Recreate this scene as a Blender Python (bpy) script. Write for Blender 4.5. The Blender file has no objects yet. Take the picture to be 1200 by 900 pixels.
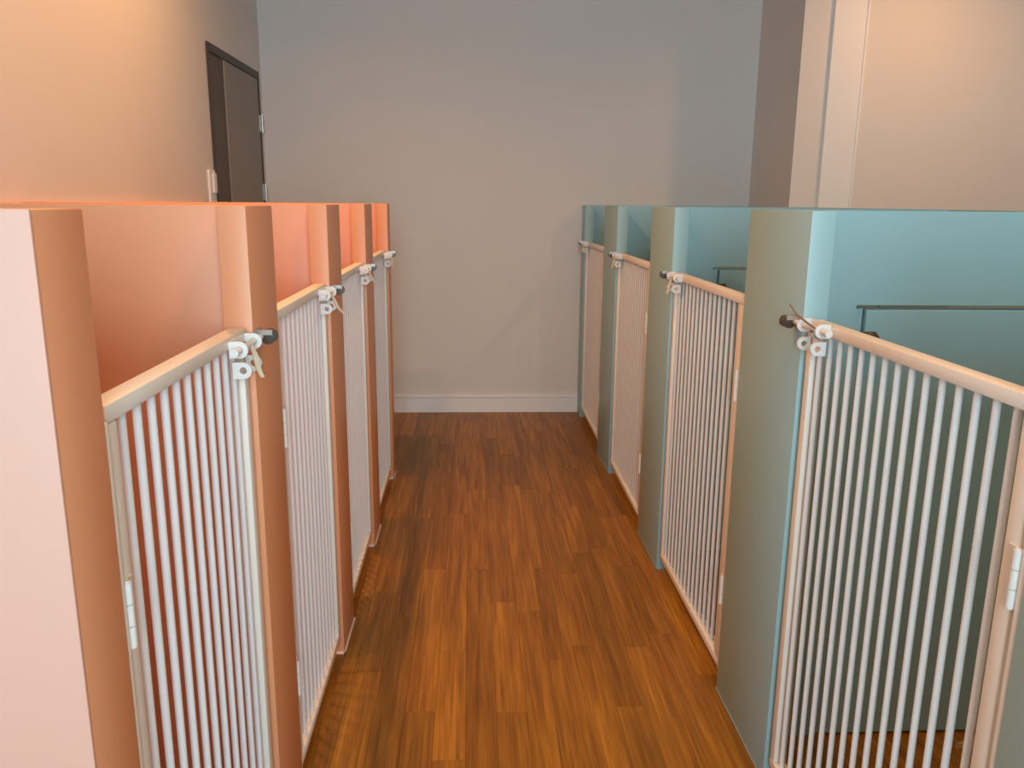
import bpy, bmesh, math, random
from mathutils import Vector, Matrix
random.seed(7)
S = bpy.context.scene
C = S.collection
PI = math.pi

# ------------------------------------------------------------------ camera
cd = bpy.data.cameras.new('camera'); cam = bpy.data.objects.new('camera', cd); C.objects.link(cam)
cd.sensor_fit = 'HORIZONTAL'; cd.sensor_width = 36.0; cd.lens = 36.0 * 946.5 / 1200.0
cd.clip_start = 0.02
_p, _y, _r = math.radians(12.656), math.radians(2.908), math.radians(0.542)
_fw = Vector((math.sin(_y) * math.cos(_p), math.cos(_y) * math.cos(_p), -math.sin(_p)))
_rt = Vector((math.cos(_y), -math.sin(_y), 0)); _up = _rt.cross(_fw)
_r2 = _rt * math.cos(_r) + _up * math.sin(_r); _u2 = _up * math.cos(_r) - _rt * math.sin(_r)
_m = Matrix((_r2, _u2, -_fw)).transposed().to_4x4(); _m.translation = (0, 0, 1.3)
cam.matrix_world = _m
S.camera = cam

# ------------------------------------------------------------------ world, daylight, exposure
S.view_settings.view_transform = 'Standard'; S.view_settings.look = 'None'
S.view_settings.gamma = 1.0; S.view_settings.use_curve_mapping = False
S.view_settings.exposure = 0.0
w = bpy.data.worlds.new('sky'); S.world = w; w.use_nodes = True
w.node_tree.nodes['Background'].inputs[0].default_value = (0.62, 0.78, 1.0, 1)
w.node_tree.nodes['Background'].inputs[1].default_value = 1.0

def area(name, loc, rot, sx, sy, power, col, shape='RECTANGLE', spread=PI):
    d = bpy.data.lights.new(name, 'AREA'); d.shape = shape; d.size = sx; d.size_y = sy
    d.energy = power; d.color = col; d.spread = spread
    o = bpy.data.objects.new(name, d); C.objects.link(o); o.location = loc; o.rotation_euler = rot
    return o
DAY = (0.66, 0.90, 1.0)
WARM = (1.0, 0.47, 0.16)
# daylight coming through the big window behind the camera
area('window_daylight', (0.30, -1.98, 1.70), (PI / 2, 0, 0), 1.5, 1.5, 110, DAY)

# ------------------------------------------------------------------ materials
def mat(name, col, rough=0.6, metal=0.0, noise=0.0, nscale=8.0, bump=0.0, bscale=150.0, spec=0.5):
    m = bpy.data.materials.new(name); m.use_nodes = True
    nt = m.node_tree; b = nt.nodes['Principled BSDF']
    b.inputs['Roughness'].default_value = rough; b.inputs['Metallic'].default_value = metal
    b.inputs['Specular IOR Level'].default_value = spec
    b.inputs['Base Color'].default_value = (*col, 1)
    tc = nt.nodes.new('ShaderNodeTexCoord')
    if noise:
        n = nt.nodes.new('ShaderNodeTexNoise'); n.inputs['Scale'].default_value = nscale; n.inputs['Detail'].default_value = 4
        nt.links.new(tc.outputs['Object'], n.inputs['Vector'])
        r = nt.nodes.new('ShaderNodeMix'); r.data_type = 'RGBA'
        r.inputs[6].default_value = (*[c * (1 - noise) for c in col], 1)
        r.inputs[7].default_value = (*[min(1, c * (1 + noise)) for c in col], 1)
        nt.links.new(n.outputs['Fac'], r.inputs[0]); nt.links.new(r.outputs[2], b.inputs['Base Color'])
    if bump:
        n = nt.nodes.new('ShaderNodeTexNoise'); n.inputs['Scale'].default_value = bscale; n.inputs['Detail'].default_value = 3
        nt.links.new(tc.outputs['Object'], n.inputs['Vector'])
        bp = nt.nodes.new('ShaderNodeBump'); bp.inputs['Strength'].default_value = bump; bp.inputs['Distance'].default_value = 0.002
        nt.links.new(n.outputs['Fac'], bp.inputs['Height']); nt.links.new(bp.outputs['Normal'], b.inputs['Normal'])
    return m

M = {}
M['wall'] = mat('wall_paint', (0.78, 0.735, 0.70), 0.75, noise=0.02, nscale=3, bump=0.08, bscale=90)
M['trim'] = mat('white_trim_paint', (0.90, 0.89, 0.88), 0.45, noise=0.02)
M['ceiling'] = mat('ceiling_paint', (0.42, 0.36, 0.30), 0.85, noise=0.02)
M['peach'] = mat('peach_paint', (0.80, 0.345, 0.175), 0.42, noise=0.02, nscale=4, bump=0.06, bscale=60)
M['blush'] = mat('blush_paint', (0.75, 0.42, 0.33), 0.5, noise=0.02, nscale=4, bump=0.06, bscale=60)
M['teal'] = mat('teal_paint', (0.345, 0.555, 0.60), 0.42, noise=0.02, nscale=4, bump=0.06, bscale=60)
M['peach_bead'] = mat('peach_sealant', (0.88, 0.66, 0.54), 0.5, noise=0.03)
M['teal_bead'] = mat('teal_sealant', (0.28, 0.38, 0.38), 0.5, noise=0.03)
M['white_metal'] = mat('white_painted_metal', (0.82, 0.80, 0.77), 0.38, noise=0.02)
M['plastic'] = mat('white_plastic', (0.84, 0.83, 0.81), 0.35, noise=0.02)
M['strap'] = mat('cream_strap', (0.75, 0.62, 0.46), 0.5, noise=0.05)
M['tie'] = mat('dark_twist_tie', (0.30, 0.20, 0.17), 0.45, noise=0.05)
M['gunmetal'] = mat('dark_metal', (0.16, 0.14, 0.12), 0.3, metal=0.9, noise=0.1, nscale=40)
M['bronze'] = mat('bronze_knob', (0.22, 0.14, 0.09), 0.35, metal=0.8, noise=0.1, nscale=40)
M['doorleaf'] = mat('taupe_door_paint', (0.27, 0.235, 0.20), 0.45, noise=0.02)
M['doorleaf2'] = mat('narrow_leaf_brown', (0.105, 0.078, 0.056), 0.55, noise=0.02)  # narrow leaf gets a darker brown than the wide leaf
M['doorframe'] = mat('dark_frame_paint', (0.05, 0.04, 0.032), 0.45, noise=0.03)
M['steel'] = mat('hinge_steel', (0.55, 0.53, 0.50), 0.35, metal=0.9, noise=0.05)
M['subfloor'] = mat('dark_subfloor', (0.03, 0.015, 0.008), 0.9, noise=0.1)
M['ply'] = mat('plywood_offcut', (0.62, 0.40, 0.22), 0.6, noise=0.08, nscale=20)

def wood_paint():
    m = mat('cream_painted_wood', (0.86, 0.80, 0.72), 0.42)
    nt = m.node_tree; b = nt.nodes['Principled BSDF']
    tc = nt.nodes.new('ShaderNodeTexCoord'); n = nt.nodes.new('ShaderNodeTexNoise')
    n.inputs['Scale'].default_value = 35; n.inputs['Detail'].default_value = 4
    nt.links.new(tc.outputs['Object'], n.inputs['Vector'])
    r = nt.nodes.new('ShaderNodeMix'); r.data_type = 'RGBA'
    r.inputs[6].default_value = (0.83, 0.77, 0.69, 1); r.inputs[7].default_value = (0.89, 0.85, 0.79, 1)
    nt.links.new(n.outputs['Fac'], r.inputs[0]); nt.links.new(r.outputs[2], b.inputs['Base Color'])
    bp = nt.nodes.new('ShaderNodeBump'); bp.inputs['Strength'].default_value = 0.12; bp.inputs['Distance'].default_value = 0.001
    nt.links.new(n.outputs['Fac'], bp.inputs['Height']); nt.links.new(bp.outputs['Normal'], b.inputs['Normal'])
    return m
M['gatewood'] = wood_paint()
M['dowel'] = mat('white_dowel_paint', (0.86, 0.865, 0.88), 0.38, noise=0.02, nscale=30)

def plank_material():
    m = bpy.data.materials.new('oiled_brown_planks'); m.use_nodes = True
    nt = m.node_tree; L = nt.links; b = nt.nodes['Principled BSDF']
    geo = nt.nodes.new('ShaderNodeNewGeometry'); oi = nt.nodes.new('ShaderNodeObjectInfo')
    add = nt.nodes.new('ShaderNodeMath'); add.operation = 'ADD'
    L.new(geo.outputs['Random Per Island'], add.inputs[0]); L.new(oi.outputs['Random'], add.inputs[1])
    fr = nt.nodes.new('ShaderNodeMath'); fr.operation = 'FRACT'; L.new(add.outputs[0], fr.inputs[0])
    tc = nt.nodes.new('ShaderNodeTexCoord')
    off = nt.nodes.new('ShaderNodeVectorMath'); off.operation = 'SCALE'; off.inputs[0].default_value = (13.7, 31.3, 5.1)
    L.new(fr.outputs[0], off.inputs['Scale'])
    ad = nt.nodes.new('ShaderNodeVectorMath'); ad.operation = 'ADD'
    L.new(tc.outputs['Object'], ad.inputs[0]); L.new(off.outputs[0], ad.inputs[1])
    def noise(sc, detail, dist=0.0):
        mp = nt.nodes.new('ShaderNodeMapping'); mp.inputs['Scale'].default_value = sc
        L.new(ad.outputs[0], mp.inputs['Vector'])
        n = nt.nodes.new('ShaderNodeTexNoise'); n.inputs['Scale'].default_value = 1.0
        n.inputs['Detail'].default_value = detail; n.inputs['Distortion'].default_value = dist
        L.new(mp.outputs[0], n.inputs['Vector']); return n
    fine = noise((150, 5, 1), 3); med = noise((38, 1.6, 1), 4, 0.6); big = noise((6, 1.0, 1), 2)
    mx = nt.nodes.new('ShaderNodeMix'); mx.data_type = 'FLOAT'; mx.inputs[0].default_value = 0.45
    L.new(med.outputs['Fac'], mx.inputs[2]); L.new(fine.outputs['Fac'], mx.inputs[3])
    ramp = nt.nodes.new('ShaderNodeValToRGB'); e = ramp.color_ramp.elements
    e[0].position = 0.33; e[0].color = (0.185, 0.068, 0.007, 1)
    e[1].position = 0.66; e[1].color = (0.455, 0.198, 0.022, 1)
    k = e.new(0.5); k.color = (0.315, 0.126, 0.011, 1)
    L.new(mx.outputs[0], ramp.inputs[0])
    # every plank has a tone of its own
    tone = nt.nodes.new('ShaderNodeMapRange'); tone.inputs[3].default_value = 0.80; tone.inputs[4].default_value = 1.12
    L.new(fr.outputs[0], tone.inputs[0])
    tone2 = nt.nodes.new('ShaderNodeMapRange'); tone2.inputs[1].default_value = 0.3; tone2.inputs[2].default_value = 0.7
    tone2.inputs[3].default_value = 0.88; tone2.inputs[4].default_value = 1.12; L.new(big.outputs['Fac'], tone2.inputs[0])
    mu = nt.nodes.new('ShaderNodeMath'); mu.operation = 'MULTIPLY'; L.new(tone.outputs[0], mu.inputs[0]); L.new(tone2.outputs[0], mu.inputs[1])
    sc = nt.nodes.new('ShaderNodeVectorMath'); sc.operation = 'SCALE'
    L.new(ramp.outputs[0], sc.inputs[0]); L.new(mu.outputs[0], sc.inputs['Scale'])
    L.new(sc.outputs[0], b.inputs['Base Color'])
    b.inputs['Roughness'].default_value = 0.42; b.inputs['Specular IOR Level'].default_value = 0.35
    bp = nt.nodes.new('ShaderNodeBump'); bp.inputs['Strength'].default_value = 0.10; bp.inputs['Distance'].default_value = 0.001
    L.new(mx.outputs[0], bp.inputs['Height']); L.new(bp.outputs['Normal'], b.inputs['Normal'])
    return m
M['plank'] = plank_material()

def glow_mat():
    m = bpy.data.materials.new('lamp_glow'); m.use_nodes = True
    b = m.node_tree.nodes['Principled BSDF']; b.inputs['Emission Color'].default_value = (1, 0.78, 0.5, 1)
    b.inputs['Emission Strength'].default_value = 4.0
    return m
M['glow'] = glow_mat()

# ------------------------------------------------------------------ mesh helpers
def box(bm, x0, x1, y0, y1, z0, z1, bev=0.0, seg=1):
    r = bmesh.ops.create_cube(bm, size=1.0)
    vs = r['verts']
    for v in vs:
        v.co = Vector((x0 + (v.co.x + .5) * (x1 - x0), y0 + (v.co.y + .5) * (y1 - y0), z0 + (v.co.z + .5) * (z1 - z0)))
    if bev:
        es = set(e for v in vs for e in v.link_edges)
        bmesh.ops.bevel(bm, geom=list(es), offset=bev, segments=seg, affect='EDGES', profile=0.5)
    return bm

def cyl(bm, p0, p1, r, n=12, r2=None):
    p0, p1 = Vector(p0), Vector(p1); d = p1 - p0
    q = d.to_track_quat('Z', 'Y').to_matrix().to_4x4(); q.translation = (p0 + p1) / 2
    bmesh.ops.create_cone(bm, cap_ends=True, cap_tris=False, segments=n, radius1=r, radius2=r if r2 is None else r2, depth=d.length, matrix=q)
    return bm

def ribbon(bm, pts, half, thick):
    """a flat bent strip following pts (list of Vector), half = half-width vector"""
    rings = []
    for i, p in enumerate(pts):
        a = pts[max(0, i - 1)]; b = pts[min(len(pts) - 1, i + 1)]
        t = (b - a).normalized(); nrm = t.cross(half.normalized()).normalized() * (thick / 2)
        k = 1.0 if 0 < i < len(pts) - 1 else 0.75
        rings.append([bm.verts.new(p + half * k + nrm), bm.verts.new(p - half * k + nrm), bm.verts.new(p - half * k - nrm), bm.verts.new(p + half * k - nrm)])
    for i in range(len(rings) - 1):
        for j in range(4):
            bm.faces.new((rings[i][j], rings[i][(j + 1) % 4], rings[i + 1][(j + 1) % 4], rings[i + 1][j]))
    bm.faces.new(rings[0][::-1]); bm.faces.new(rings[-1])
    return bm

def mesh(name, bm, m, smooth=False):
    bmesh.ops.recalc_face_normals(bm, faces=bm.faces[:])
    me = bpy.data.meshes.new(name); bm.to_mesh(me); bm.free(); me.materials.append(m)
    if smooth:
        for p in me.polygons: p.use_smooth = True
        me.set_sharp_from_angle(angle=math.radians(40))
    return me

def obj(name, bm_or_me, m=None, parent=None, smooth=False):
    me = bm_or_me if isinstance(bm_or_me, bpy.types.Mesh) else mesh(name, bm_or_me, m, smooth)
    o = bpy.data.objects.new(name, me); C.objects.link(o)
    if parent: o.parent = parent
    return o

def thing(name, label, cat, loc=(0, 0, 0), group=None):
    o = bpy.data.objects.new(name, None); C.objects.link(o); o.location = loc
    o.empty_display_size = 0.1
    o['label'] = label; o['category'] = cat
    if group: o['group'] = group
    return o

def struct(name, bm, m, label=None):
    o = obj(name, bm, m); o['kind'] = 'structure'
    if label: o['label'] = label
    return o

NB = bmesh.new
# ------------------------------------------------------------------ room shell
XLW, XRW, YF, ZC, YN, XR2 = -1.21, 1.69, 4.981, 2.85, -1.9, 3.3

floor = struct('floor', box(NB(), XLW - .1, XR2 + .1, YN - .1, YF + .1, -0.06, -0.012), M['subfloor'], 'brown wooden plank floor')
struct('ceiling', box(NB(), XLW - .1, XR2 + .1, YN - .1, YF + .1, ZC, ZC + .1), M['ceiling'], 'plain ceiling')
struct('wall_left', box(NB(), XLW - .12, XLW, YN - .1, YF + .12, -0.06, ZC), M['wall'], 'plain painted wall behind the peach pens')
struct('wall_far', box(NB(), XLW, XRW + .12, YF, YF + .12, -0.06, ZC), M['wall'], 'plain grey wall at the end of the aisle')
def prism(bm, poly, z0, z1):
    lo = [bm.verts.new((x, y, z0)) for x, y in poly]; hi = [bm.verts.new((x, y, z1)) for x, y in poly]
    n = len(poly)
    for i in range(n): bm.faces.new((lo[i], lo[(i + 1) % n], hi[(i + 1) % n], hi[i]))
    bm.faces.new(lo[::-1]); bm.faces.new(hi)
    return bm
struct('wall_right', prism(NB(), [(XRW, YF), (XRW, 4.335), (XR2, 4.335), (XR2, YN - .1), (XR2 + .12, YN - .1), (XR2 + .12, YF)], -0.06, ZC), M['wall'], 'stepped wall behind the teal pens')
# white boxed-in casing running up the stepped wall
cs = struct('trim_1', box(NB(), 1.838, 2.008, 4.313, 4.335, 0, ZC, .003, 2), M['trim'], 'white vertical casing board on the stepped right wall')
obj('casing_bead', box(NB(), 2.004, 2.016, 4.306, 4.335, 0, ZC, .004, 2), M['trim'], cs, True)
# wall behind the camera with the window opening that lets the daylight in
bm = NB(); wx0, wx1, wz0, wz1 = -.45, 1.05, 0.95, 2.45
box(bm, XLW, wx0, YN - .12, YN, -.06, ZC); box(bm, wx1, XR2, YN - .12, YN, -.06, ZC)
box(bm, wx0, wx1, YN - .12, YN, -.06, wz0); box(bm, wx0, wx1, YN - .12, YN, wz1, ZC)
struct('wall_near', bm, M['doorleaf'], 'wall behind the camera with a wide window')
wn = struct('window_1', box(NB(), wx0, wx1, YN, YN + .06, wz0 - .03, wz0), M['trim'], 'wide window')
for a, b_ in ((wx0, wx0 + .05), ((wx0 + wx1) / 2 - .02, (wx0 + wx1) / 2 + .02), (wx1 - .05, wx1)):
    obj('window_frame', box(NB(), a, b_, YN - .06, YN - .02, wz0, wz1), M['trim'], wn)

# skirting board along the far wall, with its rounded cap
bb = struct('baseboard_far', box(NB(), XLW, XRW, YF - .014, YF, 0, .094), M['trim'], 'white skirting board along the far wall')
obj('cap_moulding', box(NB(), XLW, XRW, YF - .018, YF, .094, .112, .005, 2), M['trim'], bb, True)
struct('baseboard_left', box(NB(), XLW, XLW + .014, 3.815, YF - .02, 0, .11, .003), M['trim'], 'white skirting board under the door wall')

# floor planks: each visible strip is its own piece
PW = 0.0795
plank_me = {}
def plank_mesh(n):
    if n not in plank_me:
        ln = n * 0.12
        plank_me[n] = mesh('plank', box(NB(), -PW / 2 + .0003, PW / 2 - .0003, -ln / 2 + .0003, ln / 2 - .0003, -.012, 0), M['plank'])
    return plank_me[n]
rest = NB(); count = 0
row = 0; x = XLW + PW / 2
while x < XR2:
    y = YN - random.random() * 0.9
    while y < YF:
        n = random.choice((4, 5, 6, 7, 8, 9, 10)); ln = n * .12
        y1 = y + ln; yc = (y + y1) / 2; tilt = random.uniform(-.0003, .0003)
        inside = y1 <= YF and y >= YN
        seen = (-0.46 < x < 0.78 and y1 > 1.0) or (0.78 <= x < 1.69 and y1 > 1.1 and y < 2.0)
        if seen and count < 300:
            o = obj('plank', plank_mesh(n), None, floor)
            o.location = (x, yc, tilt); count += 1
            if y1 > YF: o.location.y = yc     # last piece runs on under the skirting
        else:
            box(rest, x - PW / 2 + .0003, x + PW / 2 - .0003, max(y, YN) + .0003, min(y1, YF) - .0003, -.012, 0)
        y = y1
    x += PW
o = obj('plank_field', rest, M['plank'], floor); o['kind'] = 'stuff'; o['label'] = 'rest of the brown floor planks'

# door in the left wall
dr = struct('door_1', box(NB(), XLW - .02, XLW + .012, 3.987, 4.003, 0, 2.005, .002), M['doorframe'], 'dark framed taupe double door in the left wall')
obj('door_jamb', box(NB(), XLW - .02, XLW + .012, 4.870, 4.892, 0, 2.005, .002), M['doorframe'], dr)
obj('door_head', box(NB(), XLW - .02, XLW + .012, 4.003, 4.870, 1.966, 2.005, .002), M['doorframe'], dr)
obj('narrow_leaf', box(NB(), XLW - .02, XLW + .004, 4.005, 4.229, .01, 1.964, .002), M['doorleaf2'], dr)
lf = obj('door_leaf', box(NB(), XLW - .02, XLW + .008, 4.234, 4.868, .01, 1.964, .002), M['doorleaf'], dr)
obj('leaf_edge_strip', box(NB(), XLW, XLW + .011, 4.230, 4.2335, .01, 1.964), M['doorleaf'], lf)
for z in (.22, 1.345, 1.725):
    bm = NB(); cyl(bm, (XLW + .018, 4.885, z - .05), (XLW + .018, 4.885, z + .05), .007, 10)
    box(bm, XLW + .008, XLW + .014, 4.865, 4.905, z - .045, z + .045)
    obj('hinge', bm, M['steel'], dr)

# door entry panel beside it
sw = thing('wall_switch', 'white wall switch beside the dark door frame', 'switch', (XLW, 3.925, 1.36))
obj('switch_plate', box(NB(), 0, .012, -.045, .045, -.09, .075, .004, 2), M['plastic'], sw)
obj('rocker', box(NB(), .012, .022, -.012, .03, -.03, .06, .003), M['plastic'], sw)
obj('indicator', box(NB(), .012, .016, .032, .040, .0, .055, .001), M['gunmetal'], sw)

# ------------------------------------------------------------------ pens: partitions
HL, HR, T = 1.291, 1.290, 0.050
XL, XR = -0.376, 0.670

def keeper(parent, s, xface, y, z):
    """dark round bolt keeper on the front of a partition; s = outward x direction"""
    bm = NB()
    cyl(bm, (xface + s * .020, y - .012, z), (xface + s * .020, y + .014, z), .0125, 16)
    cyl(bm, (xface + s * .020, y - .016, z), (xface + s * .020, y - .012, z), .0085, 16)
    k = obj('bolt_keeper', bm, M['gunmetal'], parent, True)
    k['label'] = 'dark metal bolt keeper'
    bm = NB()
    box(bm, xface if s > 0 else xface - .0045, xface + .0045 if s > 0 else xface, y - .024, y + .006, z - .012, z + .016, .001)
    box(bm, min(xface, xface + s * .03), max(xface, xface + s * .03), y - .022, y - .017, z + .006, z + .015)
    obj('keeper_plate', bm, M['steel'], k)
    return k

def partition(side, y0, y1, dy0, dy1, label, z_lock=None, hatch=False, batten=True, end=False):
    left = side == 'L'; s = 1 if left else -1
    X, H, paint, bead = (XL, HL, M['peach'], M['peach_bead']) if left else (XR, HR, M['teal'], M['teal_bead'])
    t = thing('pen_partition', label, 'partition', (X - s * T / 2, (y0 + y1) / 2, 0), 'peach pen partitions' if left else 'teal pen partitions')
    ox, oy = t.location.x, t.location.y
    def P(name, bm, m, sm=False):
        bmesh.ops.translate(bm, verts=bm.verts[:], vec=(-ox, -oy, 0)); return obj(name, bm, m, t, sm)
    xa, xb = sorted((X, X - s * T))
    P('front_panel', box(NB(), xa, xb, y0 + (.0042 if end else 0), y1, 0, H, .003, 2), paint, True)
    # dividing wall running back from the panel
    if left:
        if end:
            P('divider_wall', box(NB(), XLW + .022, X - T, dy0 + .004, dy1, 0, H, .003, 2), paint, True)
            eb = P('end_board', box(NB(), XLW + .022, X, dy0, dy0 + .004, 0, H, .0015, 2), M['blush'], True)
            eb['label'] = 'pale blush end board'
        else:
            P('divider_wall', box(NB(), XLW + .022, X - T, dy0, dy1, 0, H, .003, 2), paint, True)
    elif not hatch:
        P('divider_wall', box(NB(), X + T, XRW, dy0, dy1, 0, H, .003, 2), paint, True)
    else:
        a, b_, zt = .853, 1.470, 1.085
        bm = NB()
        pts = [(X + T, 0), (a, 0), (a, zt), (b_, zt), (b_, 0), (XRW, 0), (XRW, H), (X + T, H)]
        f = [bm.verts.new((px, dy0, pz)) for px, pz in pts]; g = [bm.verts.new((px, dy1, pz)) for px, pz in pts]
        n = len(pts)
        for i in range(n): bm.faces.new((f[i], f[(i + 1) % n], g[(i + 1) % n], g[i]))
        for q in ((0, 1, 2, 7), (7, 2, 3, 6), (6, 3, 4, 5)):
            bm.faces.new([f[i] for i in q]); bm.faces.new([g[i] for i in q][::-1])
        P('divider_wall', bm, paint)
        P('hatch_jamb', box(NB(), a + .0005, a + .021, dy0 + .010, dy1, 0, 1.0765, .001), paint)
        d = P('hatch_door', box(NB(), a + .0245, b_ - .004, dy0 - .002, dy1 - .012, .006, 1.0745, .002), paint)
        bm = NB(); kx, kz = a + .030, 1.012
        cyl(bm, (kx, dy0 - .03, kz), (kx, dy0 - .002, kz), .016, 18, .012); cyl(bm, (kx, dy0 - .036, kz), (kx, dy0 - .03, kz), .012, 18, .016)
        bmesh.ops.translate(bm, verts=bm.verts[:], vec=(-ox, -oy, 0))
        k = obj('knob', bm, M['bronze'], d, True); k['label'] = 'dark bronze knob'
        bm = NB(); box(bm, a - .012, a + .05, dy0 - .006, dy0 - .002, kz + .004, kz + .014, .001)
        bmesh.ops.translate(bm, verts=bm.verts[:], vec=(-ox, -oy, 0)); obj('latch_bar', bm, M['bronze'], d)
    # sealant bead along the foot
    bm = NB(); e = .004
    if s > 0: box(bm, X - .002, X + e, y0 - e, y1, 0, .007, .001); box(bm, X - T, X + e, y0 - e, y0 + .002, 0, .007, .001)
    else: box(bm, X - e / 2, X + .002, y0 - e / 2, y1, 0, .004, .0006); box(bm, X - e / 2, X + T, y0 - e / 2, y0 + .002, 0, .004, .0006)
    P('sealant_bead', bm, bead)
    if batten:      # slim timber fillet the gate hangs on, at the far edge of the panel
        xa2, xb2 = sorted((X - s * .002, X - s * .032))
        P('hinge_batten', box(NB(), xa2, xb2, y1, y1 + .014, .05, 1.075, .0055, 3), M['gatewood'], True)
    if z_lock:
        k = keeper(t, s, X, y0 + .030, z_lock)
        k.location = (-ox, -oy, 0)
    return t

LZ = 1.066
LP = [(.721, .820, .721, .771), (1.396, 1.578, 1.462, 1.512), (2.167, 2.370, 2.244, 2.294), (2.928, 3.134, 3.006, 3.056), (3.708, 3.810, 3.760, 3.810)]
RP = [(.512, .876, .669, .719), (1.594, 1.958, 1.749, 1.799), (2.695, 3.040, 2.842, 2.892), (3.764, 4.124, 3.919, 3.969), (4.839, 4.979, 4.929, 4.979)]
llab = ['peach painted end partition nearest the camera, at the left edge',
        'peach painted partition between the first and second white bar gates',
        'peach painted partition between the second and third white bar gates',
        'peach painted partition between the third and last white bar gates',
        'slim peach end partition at the far end of the peach row']
rlab = ['teal painted partition at the right edge, hinge side of the nearest gate',
        'wide teal partition on the latch side of the nearest teal gate',
        'second teal partition from the camera, with a hatch door behind the second gate',
        'third teal partition from the camera, between the two farthest teal gates',
        'slim teal end partition against the grey far wall']
for i, (a, b_, c, d) in enumerate(LP): partition('L', a, b_, c, d, llab[i], LZ if i else None, False, i < 4, i == 0)
for i, (a, b_, c, d) in enumerate(RP): partition('R', a, b_, c, d, rlab[i], LZ if i else None, i in (1, 2, 3), i < 4)
o = obj('back_panel', box(NB(), XLW + .001, XLW + .021, .721, 3.810, 0, HL - .002, .002), M['peach'])
o['label'] = 'long peach back panel of the pens along the left wall'; o['category'] = 'panel'
o = obj('back_panel', box(NB(), XRW + .001, XRW + .046, .669, 4.33, 0, HR, .002), M['teal'])
o['label'] = 'long teal back panel closing the right hand pens'; o['category'] = 'panel'

# ------------------------------------------------------------------ gates
def rod_mesh(z0, z1):
    bm = NB(); cyl(bm, (0, 0, z0), (0, 0, z1), .0055, 14); return mesh('rod', bm, M['dowel'], True)

def tab(bm, s, y, z, h=.0135, out=.0165):
    """D-shaped lug with a hole, standing out from the gate; plate lies across the y axis"""
    th = .0021; n = 10; cx = s * out; rh = .0058
    outer = [(0, -h), (cx * .4, -h), (cx, -h)]
    outer += [(cx + s * h * math.sin(PI * k / n), -h * math.cos(PI * k / n)) for k in range(1, n)]
    outer += [(cx, h), (cx * .4, h), (0, h), (0, h * .45), (0, 0), (0, -h * .45)]
    m_ = len(outer)
    inner = []
    for (ox, oz) in outer:      # hole ring: matching angles
        a = math.atan2(oz, (ox - cx)); inner.append((cx + rh * math.cos(a), rh * math.sin(a)))
    rings = []
    for yy in (y - th, y + th):
        rings.append(([bm.verts.new((px, yy, z + pz)) for px, pz in outer], [bm.verts.new((px, yy, z + pz)) for px, pz in inner]))
    (o0, i0), (o1, i1) = rings
    for k in range(m_):
        j = (k + 1) % m_
        bm.faces.new((o0[k], o0[j], i0[j], i0[k])); bm.faces.new((o1[k], i1[k], i1[j], o1[j]))
        bm.faces.new((o0[k], o1[k], o1[j], o0[j])); bm.faces.new((i0[k], i0[j], i1[j], i1[k]))

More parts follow.
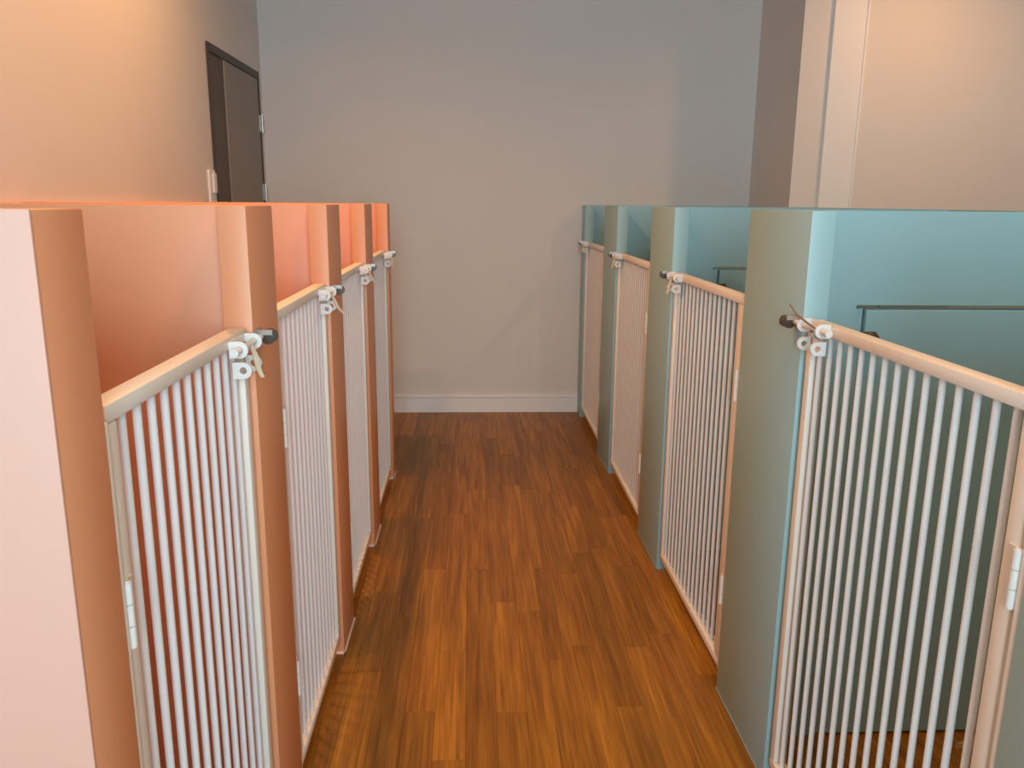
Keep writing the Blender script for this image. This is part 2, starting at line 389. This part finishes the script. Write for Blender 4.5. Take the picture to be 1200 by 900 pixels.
def gate(side, yh, yl, nrod, first, pitch, label, strap):
    left = side == 'L'; s = 1 if left else -1
    X = XL - .008 if left else XR + .006
    zt, zb, D, Wd = (1.088 if left else 1.077), .052, .030, .024
    g = thing('pen_gate', label, 'gate', (X, yh, 0), 'white bar gates of the peach pens' if left else 'white bar gates of the teal pens')
    W = yl - yh
    xa, xb = sorted((0, -s * D))
    def P(name, bm, m, sm=False, par=None): return obj(name, bm, m, par or g, sm)
    P('top_rail', box(NB(), xa, xb, 0, W, zt - .021, zt, .003, 2), M['gatewood'], True)
    P('bottom_rail', box(NB(), xa, xb, 0, W, zb, zb + .022, .003, 2), M['gatewood'], True)
    P('hinge_stile', box(NB(), xa, xb, 0, Wd if left else .030, zb + .022, zt - .021, .003, 2), M['gatewood'], True)
    P('latch_stile', box(NB(), xa, xb, W - Wd, W, zb + .022, zt - .021, .003, 2), M['gatewood'], True)
    rm = rod_mesh(zb + .016, zt - .016)
    for i in range(nrod):
        r = obj('rod', rm, None, g); r.location = (-s * .013, first - yh + pitch * i, 0)
    for z in (.285, .850):
        bm = NB()
        for k in range(3): cyl(bm, (s * .004, -.004, z - .039 + k * .0263), (s * .004, -.004, z - .039 + k * .0263 + .0253), .0058, 12)
        a, b_ = sorted((0, s * .0016)); box(bm, a, b_, -.003, .018, z - .039, z + .039)
        h = P('hinge', bm, M['white_metal'], True)
        bm = NB(); cyl(bm, (s * .004, -.004, z - .041), (s * .004, -.004, z + .041), .0032, 10); obj('hinge_pin', bm, M['white_metal'], h, True)
    # latch: bracket with four lugs, sliding bolt and pull strap
    bm = NB(); a, b_ = sorted((0, s * .0024)); zu, zl = LZ + .002, LZ - .034
    box(bm, a, b_, W - .104, W - .012, zu - .0135, zu + .0135); box(bm, a, b_, W - .09, W - .018, zl - .0135, zl + .0135)
    box(bm, a, b_, W - .03, W - .012, zl, zu)
    tab(bm, s, W - .102, zu); tab(bm, s, W - .016, zu); tab(bm, s, W - .088, zl); tab(bm, s, W - .024, zl)
    br = P('latch_bracket', bm, M['plastic']); br['label'] = 'white latch bracket'
    bm = NB(); bx = s * .0165
    cyl(bm, (bx, W - .128, zu), (bx, W + .036, zu), .0052, 14)
    cyl(bm, (bx, W - .134, zu), (bx, W - .126, zu), .0068, 14)
    obj('bolt', bm, M['plastic'], br, True)
    hv = Vector((s * .0034, .0026, s * 0.0)); bm = NB()
    if strap == 'down':
        ribbon(bm, [Vector((s * .020, W - .05, zu)), Vector((s * .025, W - .045, zu - .018)), Vector((s * .028, W - .042, zu - .042)), Vector((s * .033, W - .038, zu - .058))], hv, .0022)
    elif strap == 'out':
        ribbon(bm, [Vector((s * .020, W - .05, zu)), Vector((s * .027, W - .045, zu - .016)), Vector((s * .036, W - .035, zu - .040)), Vector((s * .048, W - .022, zu - .056)), Vector((s * .060, W - .012, zu - .062))], hv, .0024)
    elif strap == 'up':
        ribbon(bm, [Vector((s * .022, W - .095, zu + .002)), Vector((s * .026, W - .06, zu + .009)), Vector((s * .029, W - .01, zu + .019)), Vector((s * .030, W + .03, zu + .036))], Vector((0, .0006, .0019)), .002)
    obj('pull_strap', bm, M['tie'] if strap == 'up' else M['strap'], br)
    return g

glab_l = ['white bar gate nearest the camera in the peach row', 'second white bar gate from the camera in the peach row',
          'third white bar gate from the camera in the peach row', 'farthest white bar gate in the peach row, by its end partition']
glab_r = ['white bar gate nearest the camera in the teal row, cut by the right edge', 'second white bar gate from the camera in the teal row',
          'third white bar gate from the camera in the teal row', 'farthest white bar gate in the teal row, against the grey wall']
straps_l = ['down', 'out', 'out', 'down']; straps_r = ['up', 'down', 'down', 'down']
for i in range(4):
    yh, yl = LP[i][1] + .022, LP[i + 1][0] - .014
    gate('L', yh, yl, 11, yh + .062, (yl - yh - .024 - .020 - .062) / 10, glab_l[i], straps_l[i])
for i in range(4):
    yh, yl = RP[i][1] + .022, RP[i + 1][0] - .014
    gate('R', yh, yl, 15, yh + .057, (yl - yh - .024 - .015 - .057) / 14, glab_r[i], straps_r[i])

# small plywood offcut on the floor of the nearest teal pen
bm = prism(NB(), [(0, 0), (.09, .035), (.075, -.03)], 0, .012)
o = obj('wood_offcut', bm, M['ply']); o.location = (1.188, 1.69, 0.0004)
o['label'] = 'small pale wood offcut on the floor behind the nearest teal gate'; o['category'] = 'offcut'

# ------------------------------------------------------------------ warm ceiling downlights
def downlight(x, y, power, label):
    t = thing('ceiling_downlight', label, 'lamp', (x, y, ZC), 'warm ceiling downlights')
    bm = NB(); n = 24
    for r0, r1, z0, z1 in ((.055, .08, -.012, 0),):
        q = []
        for r_, z_ in ((r0, z1), (r1, z1), (r1, z0), (r0, z0)):
            q.append([bm.verts.new((r_ * math.cos(2 * PI * k / n), r_ * math.sin(2 * PI * k / n), z_)) for k in range(n)])
        for a in range(4):
            for k in range(n): bm.faces.new((q[a][k], q[a][(k + 1) % n], q[(a + 1) % 4][(k + 1) % n], q[(a + 1) % 4][k]))
    obj('trim_ring', bm, M['white_metal'], t)
    bm = NB(); cyl(bm, (0, 0, -.004), (0, 0, -.001), .053, 20); obj('lens', bm, M['glow'], t)
    l = area('downlight_lamp', (x, y, ZC - .016), (0, 0, 0), .10, .10, power, WARM, 'DISK', math.radians(146))
    return t
for x, y, p, lb in ((-.68, 2.05, 12.5, 'warm downlight over the peach pens, nearer one'), (-.68, 3.05, 13, 'warm downlight over the peach pens, farther one'), (.45, 1.10, 7, 'warm downlight over the aisle between the nearest gates'),
                    (1.20, 0.20, 5, 'warm downlight over the nearest teal pen'), (2.25, 3.60, 11, 'warm downlight beside the stepped right wall')):
    downlight(x, y, p, lb)
